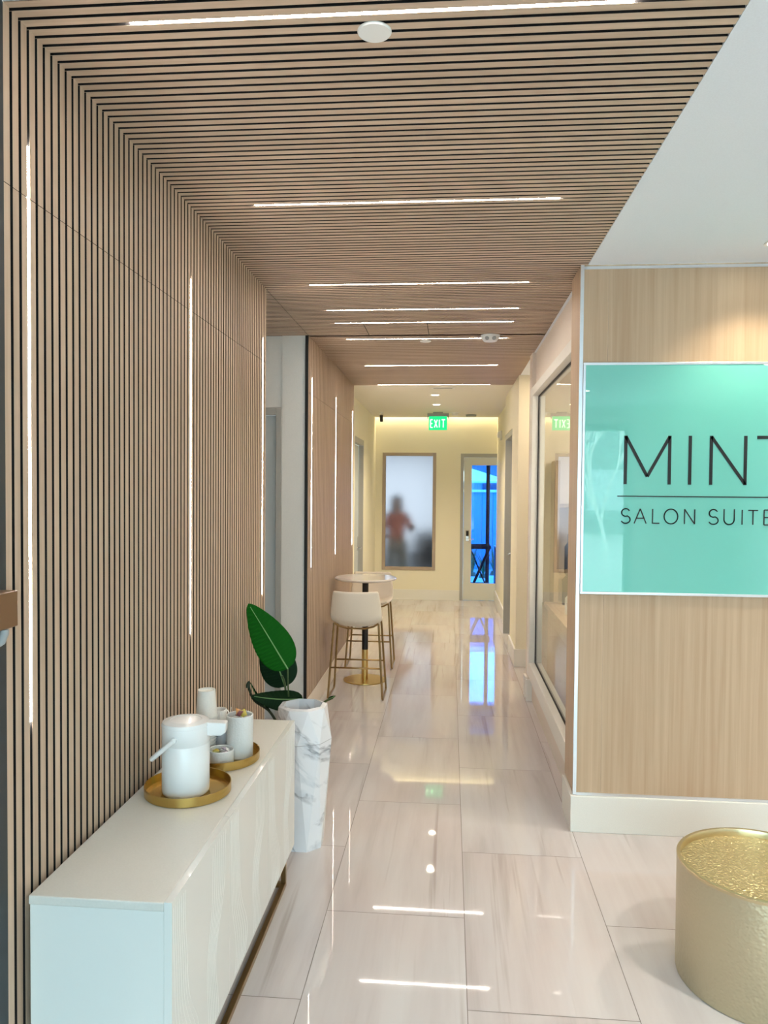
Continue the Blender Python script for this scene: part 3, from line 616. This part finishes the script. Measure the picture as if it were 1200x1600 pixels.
# inverted paper cup stack
mb = MB(); mb.lathe([(0.0445, 0), (0.0445, 0.005), (0.042, 0.006), (0.035, 0.104), (0.0345, 0.110), (0.032, 0.110), (0.0318, 0.103), (0, 0.103)], n=40); mb.lathe([(0.0435, 0.0), (0.0410, 0.006), (0.0308, 0.100), (0, 0.100)], n=40)
cup = mb.build('paper_cup', M['paper']); NC = 13
for i in range(NC):
    o = cup if i == 0 else cup.copy()
    if i: C.objects.link(o)
    o.location = (-0.975+0.0006*i, 3.000, ZT + i*0.0125)
    tag(o, 'white paper cup, upside down at the very top of the stack' if i == NC-1 else ('white paper cup at the foot of the upside down stack' if i == 0 else 'white paper cup nested inside the upside down stack'), 'paper cup', 'stacked paper cups')
t = thing('stirrer_holder', 'pale grey cylindrical holder with stirrers behind the flask spout', 'holder', (-0.905, 3.035, ZT))
mb = MB(); mb.lathe([(0, 0), (0.034, 0), (0.036, 0.11), (0.033, 0.11), (0.031, 0.004), (0, 0.004)], n=40); mb.build('cup', base_mat('pale_grey_ceramic', (0.50, 0.53, 0.58), 0.4), t)
for i in range(3):
    mb = MB(); mb.tube([(0.008*i-0.008, 0.005*i, 0.006), (0.02*i-0.015, 0.012*i-0.01, 0.165+0.006*i)], 0.0014, 6); mb.build('stirrer', M['paper'], t)
t = thing('handled_cup', 'small white ring handled cup beside the paper cup stack', 'cup', (-0.938, 3.075, ZT))
mb = MB(); mb.lathe([(0, 0), (0.026, 0), (0.030, 0.16), (0.0275, 0.16), (0.024, 0.004), (0, 0.004)], n=32); mb.build('cup_body', M['paper'], t)
mb = MB(); mb.tube([(0.026+0.014*math.sin(a), 0, 0.142+0.016*math.cos(a)) for a in [PI*i/10 for i in range(11)]], 0.003, 6); mb.build('handle', M['paper'], t)

# ================================================================== VASE
t = thing('floor_vase', 'tall faceted white marble vase standing at the end of the sideboard', 'vase', (-0.745, 3.895, 0))
mb = MB(); n = 8
def ring(r, z, a): return [mb.bm.verts.new((r*math.cos(a+2*PI*i/n), r*math.sin(a+2*PI*i/n), z)) for i in range(n)]
q = PI/8
r0, r1, r2, r3, r4, r5 = ring(0.112, 0, q), ring(0.150, 0.555, 0), ring(0.128, 0.722, q), ring(0.104, 0.728, q), ring(0.120, 0.58, q), ring(0.09, 0.06, q)
def anti(a, b_, flip):
    for i in range(n):
        j = (i+1) % n
        if flip: mb.face([a[i], a[j], b_[j]]); mb.face([a[i], b_[j], b_[i]])
        else: mb.face([a[i], a[j], b_[i]]); mb.face([a[j], b_[j], b_[i]])
anti(r0, r1, True); anti(r1, r2, False)
for a, b_ in ((r2, r3), (r3, r4), (r4, r5)):
    for i in range(n): mb.face([a[i], a[(i+1) % n], b_[(i+1) % n], b_[i]])
mb.face(r5); mb.face(r0[::-1]); mb.build('vase_body', M['marble'], t)
mb = MB(); pts = [(0.1503*math.cos(2*PI*i/n), 0.1503*math.sin(2*PI*i/n), 0.555) for i in range(n)]; mb.tube(pts, 0.0012, 5, closed=True); mb.build('seam_line', base_mat('seam_grey', (0.3, 0.31, 0.33), 0.5), t)

# ================================================================== PLANT
t = thing('potted_plant', 'leafy green tropical plant growing up behind the marble vase', 'plant', (0, 0, 0))
mb = MB(); mb.lathe([(0, 0), (0.085, 0), (0.105, 0.30), (0.112, 0.30), (0.112, 0.33), (0.10, 0.33), (0.098, 0.29), (0, 0.29)], (-0.875, 4.29, 0), 32); mb.build('plant_pot', M['black_col'], t)
mb = MB(); mb.lathe([(0, 0.30), (0.097, 0.292)], (-0.875, 4.29, 0), 24); mb.build('soil', M['soil'], t)
def leaf(base, tip, side, hw, droop, mat, name='leaf', fold=0.25, nshape=1.0, wav=0.0012, curve=0.0):
    B = Vector(base); T = Vector(tip); ax = T-B; Ln = ax.length; axn = ax.normalized(); sd = (Vector(side) - axn*Vector(side).dot(axn)).normalized(); nm = axn.cross(sd)
    mb = MB(); NU, NV = 56, 22; V = []
    for i in range(NU+1):
        u = i/NU; row = []
        wdt = hw * ((math.sin(PI*u**0.70))**0.62 if 0 < u < 1 else 0.0) * (1.08 - 0.25*u)
        for j in range(NV+1):
            v = 2*j/NV-1; s_ = v*max(wdt, 0.0008)
            p = B + axn*(u*Ln + curve*0) + sd*s_ + sd*curve*math.sin(PI*u) - nm*(droop*math.sin(PI*u)) + nm*abs(s_)*fold + nm*wav*math.sin(u*70 - abs(v)*8)*abs(v)
            row.append(mb.bm.verts.new(p))
        V.append(row)
    for i in range(NU):
        for j in range(NV):
            vm = abs((j+0.5)/NV*2-1); mb.t = 0.35 + 0.22*math.sin(i*2.2 - vm*5)*min(1, vm*3)*(1 if j < NV/2 else 0.3)
            
            mb.face([V[i][j], V[i+1][j], V[i+1][j+1], V[i][j+1]], True)
    o = mb.build(name, M[mat], t, solid=0.0012)
    # midrib
    mb = MB(); mb.t = 1.0; pts = [B + axn*(u*Ln) + sd*curve*math.sin(PI*u) - nm*(droop*math.sin(PI*u)) for u in [k/20 for k in range(20)]]
    mb.tube(pts, [0.0040*(1-0.8*k/20)+0.0006 for k in range(20)], 6); mb.build('midrib', M[mat], o)
    return o
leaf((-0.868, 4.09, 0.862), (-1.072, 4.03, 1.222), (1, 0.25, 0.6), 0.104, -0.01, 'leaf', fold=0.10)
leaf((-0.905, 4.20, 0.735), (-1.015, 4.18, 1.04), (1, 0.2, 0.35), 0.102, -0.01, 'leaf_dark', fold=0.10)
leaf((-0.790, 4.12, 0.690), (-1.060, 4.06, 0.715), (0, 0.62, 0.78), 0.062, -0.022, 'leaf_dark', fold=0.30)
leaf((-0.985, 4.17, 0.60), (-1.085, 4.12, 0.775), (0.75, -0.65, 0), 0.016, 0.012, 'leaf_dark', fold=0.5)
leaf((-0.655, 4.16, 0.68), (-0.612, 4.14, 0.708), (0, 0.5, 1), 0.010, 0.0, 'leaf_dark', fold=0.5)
def stem(pts, r, mat='stem'):
    mb = MB(); P = [Vector(p) for p in pts]; out = []
    for i in range(len(P)-1):
        p0, p1, p2, p3 = P[max(i-1, 0)], P[i], P[i+1], P[min(i+2, len(P)-1)]
        for k in range(6):
            s = k/6; out.append(0.5*((2*p1) + (p2-p0)*s + (2*p0-5*p1+4*p2-p3)*s*s + (-p0+3*p1-3*p2+p3)*s**3))
    out.append(P[-1]); mb.tube(out, r, 8); mb.build('stem', M[mat], t)
c = (-0.875, 4.29, 0.28)
stem([c, (-0.872, 4.2, 0.5), (-0.871, 4.12, 0.74), (-0.868, 4.09, 0.862)], 0.0045)
stem([(-0.89, 4.30, 0.28), (-0.90, 4.26, 0.5), (-0.905, 4.20, 0.735), (-0.92, 4.185, 0.80)], 0.006)
stem([(-0.85, 4.28, 0.28), (-0.82, 4.2, 0.5), (-0.79, 4.12, 0.690)], 0.005, 'stem_dark')
stem([(-0.88, 4.25, 0.28), (-0.93, 4.2, 0.48), (-0.985, 4.17, 0.60), (-1.06, 4.13, 0.67), (-1.088, 4.12, 0.735), (-1.092, 4.12, 0.775), (-1.100, 4.11, 0.745)], 0.0075, 'stem_dark')
stem([(-0.86, 4.30, 0.28), (-0.78, 4.24, 0.5), (-0.70, 4.18, 0.64), (-0.655, 4.16, 0.68), (-0.63, 4.15, 0.693)], 0.006)

# ================================================================== BAR TABLE AND STOOLS
t = thing('bar_table', 'round white bar table on a black and brass pedestal', 'table', (-0.80, 7.33, 0))
mb = MB(); mb.lathe([(0, 0), (0.203, 0), (0.205, 0.004), (0.203, 0.011), (0, 0.014)], n=64); mb.build('base', M['brass'], t)
mb = MB(); mb.lathe([(0.031, 0.013), (0.031, 0.30)], n=32); mb.build('lower_column', M['brass'], t)
mb = MB(); mb.lathe([(0.030, 0.30), (0.030, 0.96), (0.12, 0.962), (0.12, 0.97), (0, 0.97)], n=32); mb.build('upper_column', M['black_col'], t)
mb = MB(); mb.lathe([(0, 0.971), (0.27, 0.971), (0.290, 0.978), (0.298, 0.990), (0.290, 0.998), (0, 0.999)], n=96); mb.build('tabletop', M['table_white'], t)
def make_stool():
    t = thing('bar_stool', '', 'stool')
    prof = [(0.205, 0.690), (0.195, 0.672), (0.12, 0.655), (0.02, 0.645), (-0.08, 0.640), (-0.150, 0.652), (-0.190, 0.690), (-0.208, 0.75), (-0.220, 0.83), (-0.232, 0.91), (-0.238, 0.955)]
    wid = [0.185, 0.195, 0.208, 0.215, 0.220, 0.224, 0.226, 0.224, 0.216, 0.205, 0.196]
    lift = [0.012, 0.02, 0.035, 0.045, 0.055, 0.062, 0.055, 0.03, 0.015, 0.006, 0.006]
    wrap = [0, 0, 0, 0, 0.0, 0.02, 0.045, 0.065, 0.062, 0.05, 0.04]
    def fn(u, v):
        x = (u-.5)*2; k = v*(len(prof)-1); i = min(int(k), len(prof)-2); f = k-i
        f2 = f
        g = lambda L: L[i]*(1-f2) + L[i+1]*f2
        py = prof[i][0]*(1-f2)+prof[i+1][0]*f2; pz = prof[i][1]*(1-f2)+prof[i+1][1]*f2
        xx = math.copysign(abs(x)**0.95, x)
        return Vector((xx*g(wid), py + g(wrap)*abs(x)**2.4, pz + g(lift)*abs(x)**2.6))
    mb = MB(); mb.grid(fn, 16, 20); o = mb.build('seat_shell', M['leather'], t); md = o.modifiers.new('thickness', 'SOLIDIFY'); md.thickness = 0.026; md.offset = 0
    md = o.modifiers.new('subdivision', 'SUBSURF'); md.levels = 2; md.render_levels = 2
    for s in (-1, 1):
        mb = MB(); r = 0.0095
        path = [(s*0.085, -0.05, 0.632), (s*0.19, -0.11, 0.672), (s*0.205, -0.13, 0.655)]
        z = lambda zz, y0, y1: None
        P = [Vector((s*0.196, -0.135, 0.668)), Vector((s*0.214, -0.158, 0.40)), Vector((s*0.238, -0.188, 0.045)), Vector((s*0.240, -0.185, 0.018)), Vector((s*0.241, -0.165, 0.0095)), Vector((s*0.241, 0.165, 0.0095)),
             Vector((s*0.240, 0.185, 0.018)), Vector((s*0.238, 0.188, 0.045)), Vector((s*0.214, 0.150, 0.40)), Vector((s*0.196, 0.12, 0.668))]
        mb.tube(P, r, 10); mb.build('leg_frame', M['bronze'], t)
    for y, nm in ((-0.170, 'footrest'), (0.166, 'footrest')):
        mb = MB(); mb.tube([(-0.222, y, 0.28), (0.222, y, 0.28)], 0.0075, 8); mb.build('footrest', M['bronze'], t)
    for y in (-0.135, 0.12):
        mb = MB(); mb.tube([(-0.196, y, 0.668), (-0.15, y, 0.640), (-0.08, y, 0.622), (0.08, y, 0.622), (0.15, y, 0.640), (0.196, y, 0.668)], 0.0085, 8)
        mb.build('seat_support', M['bronze'], t)
    return t
s1 = make_stool(); s1.location = (-0.805, 6.79, 0); s1['label'] = 'cream bar stool seen from behind, in front of the bar table'; s1['group'] = 'bar stools'
s2 = copy_tree(s1); s2.location = (-0.815, 7.98, 0); s2.rotation_euler = (0, 0, PI); s2['label'] = 'cream bar stool facing the viewer on the far side of the bar table'

# ================================================================== GOLD DRUM
t = thing('drum_table', 'round hammered gold drum table cut by the right edge', 'side table', (1.196, 2.968, 0))
r, h = 0.309, 0.445
mb = MB(); mb.lathe([(r-0.012, 0), (r-0.004, 0.002), (r-0.002, 0.006), (r, h-0.012)], n=160); mb.build('side', M['drum_side'], t)
mb = MB(); mb.lathe([(r, h-0.012), (r+0.001, h-0.003), (r-0.002, h), (r-0.013, h), (r-0.015, h-0.003), (r-0.015, h-0.030)], n=160); mb.build('rim', M['drum_rim'], t)
mb = MB(); mb.lathe([(0, h-0.028), (0.1, h-0.028), (0.2, h-0.028), (r-0.015, h-0.028)], n=120); mb.build('top', M['drum_top'], t)

# ================================================================== SALON ROOM BEHIND THE SHOP WINDOW
t = thing('styling_counter', 'pale salon counter seen through the shop window', 'counter', (0, 0, 0))
mb = MB(); mb.box(0.84, 1.42, 4.75, 6.60, 0.0, 0.86); mb.build('cabinet', M['oak'], t)
mb = MB(); mb.box(0.81, 1.46, 4.70, 6.61, 0.86, 0.90); mb.build('worktop', M['oak'], t, bevel=0.004)
t = thing('wall_shelf', 'oak wall shelf unit seen through the shop window', 'shelf', (0, 0, 0))
mb = MB(); mb.box(0.89, 0.93, 6.62, 6.885, 0.0, 2.1); mb.build('side_board', M['oak'], t)
mb = MB(); mb.box(0.93, 2.0, 6.62, 6.885, 1.10, 1.13); mb.build('shelf_board', M['oak'], t)
mb = MB(); mb.box(0.93, 2.0, 6.62, 6.885, 1.70, 1.73); mb.build('shelf_board', M['oak'], t)
def bottle(x, y, z, r, h, mat, label):
    mb = MB(); mb.lathe([(0, 0), (r, 0), (r, h*0.68), (r*0.4, h*0.8), (r*0.4, h), (0, h)], (0, 0, 0), 24); o = mb.build('bottle', M[mat]); o.location = (x, y, z); tag(o, label, 'bottle', 'bottles in the salon room')
bottle(0.98, 6.45, 0.9005, 0.045, 0.30, 'black_col', 'black bottle on the salon counter behind the shop window')
bottle(1.03, 6.72, 1.1305, 0.040, 0.34, 'black_col', 'black bottle on the salon shelf behind the shop window')
bottle(0.92, 5.95, 0.9005, 0.035, 0.18, 'white_plastic', 'white bottle on the salon counter behind the shop window')

# ================================================================== REAR ROOMS
# person in pink behind the frosted window (only a blurred shape in the photo)
def skin_body(name, joints, edges, radii, mat, parent):
    me = bpy.data.meshes.new(name); me.from_pydata(joints, edges, []); me.materials.append(mat)
    o = bpy.data.objects.new(name, me); C.objects.link(o); o.parent = parent
    o.modifiers.new('skin', 'SKIN'); sv = me.skin_vertices[0].data
    for i, r_ in enumerate(radii): sv[i].radius = r_ if isinstance(r_, tuple) else (r_, r_)
    sv[0].use_root = True
    md = o.modifiers.new('sub', 'SUBSURF'); md.levels = 1; md.render_levels = 2; return o
t = thing('person', 'blurred standing person in a pink top behind the frosted window', 'person', (-0.93, 13.45, 0))
J = [(0, 0, 0.95), (0, 0, 1.10), (0, 0, 1.30), (0, 0, 1.43), (0, -.01, 1.52), (0, -.02, 1.60), (0, -.02, 1.68),
     (-.17, 0, 1.38), (-.23, -.03, 1.12), (-.17, -.20, 1.02), (-.12, -.27, 1.04), (.17, 0, 1.38), (.26, -.05, 1.14), (.30, -.22, 1.20), (.30, -.29, 1.24),
     (-.09, 0, 0.88), (-.10, 0, 0.50), (-.10, .02, 0.09), (-.10, -.12, 0.04), (.09, 0, 0.88), (.10, 0, 0.50), (.10, .02, 0.09), (.10, -.12, 0.04)]
Ed = [(0, 1), (1, 2), (2, 3), (3, 4), (4, 5), (5, 6), (3, 7), (7, 8), (8, 9), (9, 10), (3, 11), (11, 12), (12, 13), (13, 14), (0, 15), (15, 16), (16, 17), (17, 18), (0, 19), (19, 20), (20, 21), (21, 22)]
Ra = [(.15, .10), (.13, .09), (.15, .10), (.09, .07), .05, .085, .08, .055, .042, .032, .028, .055, .042, .032, .028, .085, .06, .042, .035, .085, .06, .042, .035]
skin_body('body', J, Ed, Ra, base_mat('skin_tone', (0.55, 0.33, 0.24), 0.6), t)
pink = base_mat('pink_cloth', (0.72, 0.30, 0.28), 0.8)
skin_body('pink_top', [J[0], J[1], J[2], J[3], J[7], J[8], J[11], J[12]], [(0, 1), (1, 2), (2, 3), (3, 4), (4, 5), (3, 6), (6, 7)], [(.17, .12), (.155, .11), (.17, .12), (.10, .09), .07, .056, .07, .056], pink, t)
mb = MB(); mb.lathe([(0, 1.40), (.075, 1.42), (.10, 1.52), (.105, 1.62), (.09, 1.70), (.05, 1.74), (0, 1.75)], (0, .035, 0), 24); mb.build('hair', base_mat('brown_hair', (0.09, 0.05, 0.03), 0.7), t)
skin_body('trousers', [J[0], J[15], J[16], J[17], J[19], J[20], J[21]], [(0, 1), (1, 2), (2, 3), (0, 4), (4, 5), (5, 6)], [(.16, .115), .105, .078, .06, .105, .078, .06], base_mat('light_grey_cloth', (0.45, 0.45, 0.48), 0.8), t)
t = thing('salon_chair', 'blurred dark salon chair behind the frosted window', 'chair', (-0.40, 13.75, 0))
dk = base_mat('dark_upholstery', (0.10, 0.09, 0.10), 0.5)
mb = MB(); mb.box(-.24, .24, -.25, .25, .48, .60); mb.build('seat', dk, t, bevel=0.03)
mb = MB(); mb.box(-.23, .23, .20, .30, .62, 1.12, Matrix.Rotation(-.12, 4, 'X')); mb.build('backrest', dk, t, bevel=0.04)
for s in (-1, 1): mb = MB(); mb.box(s*.27-.03, s*.27+.03, -.2, .22, .70, .76); mb.box(s*.27-.02, s*.27+.02, .05, .12, .52, .70); mb.build('armrest', dk, t, bevel=0.01)
mb = MB(); mb.lathe([(0, 0), (.26, 0), (.26, .02), (.04, .04), (.04, .48), (0, .48)], n=32); mb.build('pedestal', M['chrome'], t)

# room behind the glazed door
t = thing('tray_table', 'black folding tray table with crossed legs behind the glazed door', 'table', (0.545, 13.9, 0))
mb = MB(); mb.box(-0.20, 0.19, -0.2, 0.2, 0.80, 0.835); mb.box(-0.20, 0.19, -0.2, -0.185, 0.835, 0.865); mb.box(-0.20, 0.19, 0.185, 0.2, 0.835, 0.865); mb.build('tray', M['black_col'], t, bevel=0.004)
for y in (-0.15, 0.15):
    for s in (-1, 1): mb = MB(); mb.tube([(s*-0.17, y, 0.80), (s*0.17, y, 0.01)], 0.013, 8); mb.build('leg', M['black_col'], t)
mb = MB(); mb.box(-0.17, 0.17, -0.16, -0.13, 0.16, 0.20); mb.build('crossbar', M['black_col'], t)
t = thing('storage_cabinet', 'low grey cabinet at the right behind the glazed door', 'cabinet', (0.99, 13.7, 0))
gm = base_mat('slate_cabinet', (0.13, 0.17, 0.24), 0.5)
mb = MB(); mb.box(-0.19, 0.25, -0.2, 0.2, 0, 0.84); mb.build('body', gm, t, bevel=0.004)
mb = MB(); mb.box(-0.185, 0.02, -0.215, -0.201, 0.02, 0.82); o = mb.build('door', gm, t); mb = MB(); mb.box(0.028, 0.245, -0.215, -0.201, 0.02, 0.82); o = mb.build('door', gm, t)
mb = MB(); mb.box(-0.20, 0.26, -0.22, 0.21, 0.84, 0.86); mb.build('top', M['white_plastic'], t)
def obottle(x, y, z, r, h, mat, label): 
    mb = MB(); mb.lathe([(0, 0), (r, 0), (r, h*0.6), (r*0.35, h*0.75), (r*0.35, h), (0, h)], n=20); o = mb.build('bottle', M[mat]); o.location = (x, y, z); tag(o, label, 'bottle', 'bottles behind the glazed door')
obottle(0.86, 13.62, 0.861, 0.04, 0.20, 'white_plastic', 'white pump bottle on the cabinet behind the glazed door'); obottle(0.95, 13.60, 0.861, 0.035, 0.26, 'black_col', 'black bottle on the cabinet behind the glazed door')

# ================================================================== OUTSIDE
mb = MB(); mb.box(-30, 30, 15.05, 60, -0.1, -0.02); mb.box(-30, 30, -60, -3.1, -0.1, -0.02)
struct('floor_outdoor', mb, painted('pavement', (0.42, 0.43, 0.43), 0.9))
mb = MB()
for i in range(40):
    mb.t = R.random(); mb.box(-4+i*0.25+0.004, -4+(i+1)*0.25-0.004, 18.0, 18.05, 0, 1.80)
mb.box(-4, 6, 18.05, 18.1, 0.2, 1.6)
tag(mb.build('patio_fence', wood('blue_painted_boards', (0.10, 0.36, 0.62), (0.14, 0.42, 0.70), (20, 20, 1), 0.6, 0.15)), 'bright blue board fence beyond the patio window', 'fence')
tag(MB().box(-4, 6, 17.96, 18.12, 1.80, 1.86).build('fence_cap', M['white_plastic']), 'white capping rail along the blue fence', 'rail')
t = thing('building', 'pale building with a white fascia beyond the blue fence', 'building', (0, 24, 0))
mb = MB(); mb.box(-8, 10, 0, 4, 0, 3.2); mb.build('wall', painted('teal_wall', (0.16, 0.30, 0.34), 0.7), t)
mb = MB(); mb.box(-8, 10, -0.8, 0, 2.65, 2.95); mb.build('fascia', M['white_plastic'], t)
for i in range(10): mb = MB(); mb.box(-6+i*1.4, -5.2+i*1.4, -0.03, 0.001, 0.9, 2.3); mb.build('window', base_mat('dark_pane', (0.03, 0.08, 0.12), 0.1), t)
t = thing('patio_umbrella', 'white patio umbrella beyond the blue fence', 'umbrella', (0.55, 20.5, 0))
mb = MB(); mb.lathe([(0, 2.42), (1.1, 2.08), (1.1, 2.04), (0, 2.38)], n=8); mb.build('canopy', M['white_plastic'], t); mb = MB(); mb.tube([(0, 0, 0), (0, 0, 2.4)], 0.03, 10); mb.build('pole', M['grey_plastic'], t)
def bush(x, y, h, sp, label):
    t = thing('agapanthus_plant', label, 'plant', (x, y, 0), group='plants on the patio')
    mb = MB()
    for i in range(46):
        a = R.uniform(0, 2*PI); hh = h*R.uniform(0.5, 1); rr = sp*R.uniform(0.3, 1); wv = 0.014
        pts = [Vector((math.cos(a)*rr*f**1.6, math.sin(a)*rr*f**1.6, hh*(f - 0.25*f*f*f))) for f in (0, .25, .5, .75, 1)]
        sd = Vector((-math.sin(a), math.cos(a), 0)); V = [[mb.bm.verts.new(p - sd*wv*(1-k/4.2)), mb.bm.verts.new(p + sd*wv*(1-k/4.2))] for k, p in enumerate(pts)]
        mb.t = R.random()*0.9
        for k in range(4): mb.face([V[k][0], V[k][1], V[k+1][1], V[k+1][0]], True)
    mb.build('leaves', M['plant_green'], t, solid=0.003)
    mb = MB(); mb.lathe([(0, 0), (.10, 0), (.06, .08), (0, .1)], n=12); mb.build('root_crown', M['stem'], t)
M['plant_green'] = leaf_mat('patio_green', (0.02, 0.14, 0.05), (0.06, 0.26, 0.10), 0.4)
bush(0.50, 16.6, 1.0, 0.35, 'tufted green plant on the patio, left of the dark mullion'); bush(0.98, 16.9, 0.9, 0.3, 'tufted green plant on the patio, right of the dark mullion'); bush(0.72, 16.3, 0.7, 0.3, 'low tufted plant on the patio behind the tray table')
t = thing('building', 'grey building added across the street to darken the mirror image in the mint glass', 'building', (2, -26, 0))  # added street front, covers the low sky reflected in the mint glass
mb = MB(); mb.box(-14, 14, -4, 0, 0, 5.5); mb.build('wall', painted('street_wall', (0.22, 0.25, 0.27), 0.8), t)
for i in range(6): mb = MB(); mb.box(-12+i*4, -10+i*4, 0.001, 0.03, 1.0, 2.8); mb.build('window', base_mat('street_pane', (0.5, 0.55, 0.6), 0.2), t)
# street tree mirrored in the mint glass
t = thing('street_tree', 'bare pale street tree mirrored in the mint glass sign', 'tree', (3.3, -8.0, 0))
mb = MB()
def branch(p, d, ln, r_, depth):
    pts = [p]; q = p.copy(); dd = d.copy()
    for k in range(4):
        dd = (dd + Vector((R.uniform(-.16, .16), R.uniform(-.16, .16), R.uniform(-.02, .10)))).normalized(); q = q + dd*ln/4; pts.append(q.copy())
    mb.tube(pts, [r_*(1-0.12*k) for k in range(5)], 5)
    if depth > 0:
        for k in range(4 if depth > 2 else 3):
            a = R.uniform(0, 2*PI); nd = (dd*1.2 + Vector((math.cos(a), math.sin(a), 0.25))*R.uniform(.35, .7)).normalized()
            branch(pts[R.choice((2, 3, 4))], nd, ln*0.78, r_*0.6, depth-1)
branch(Vector((0, 0, 0)), Vector((0, 0, 1)), 1.6, 0.055, 5)
mb.build('trunk', painted('pale_bark', (0.75, 0.75, 0.72), 0.8), t)
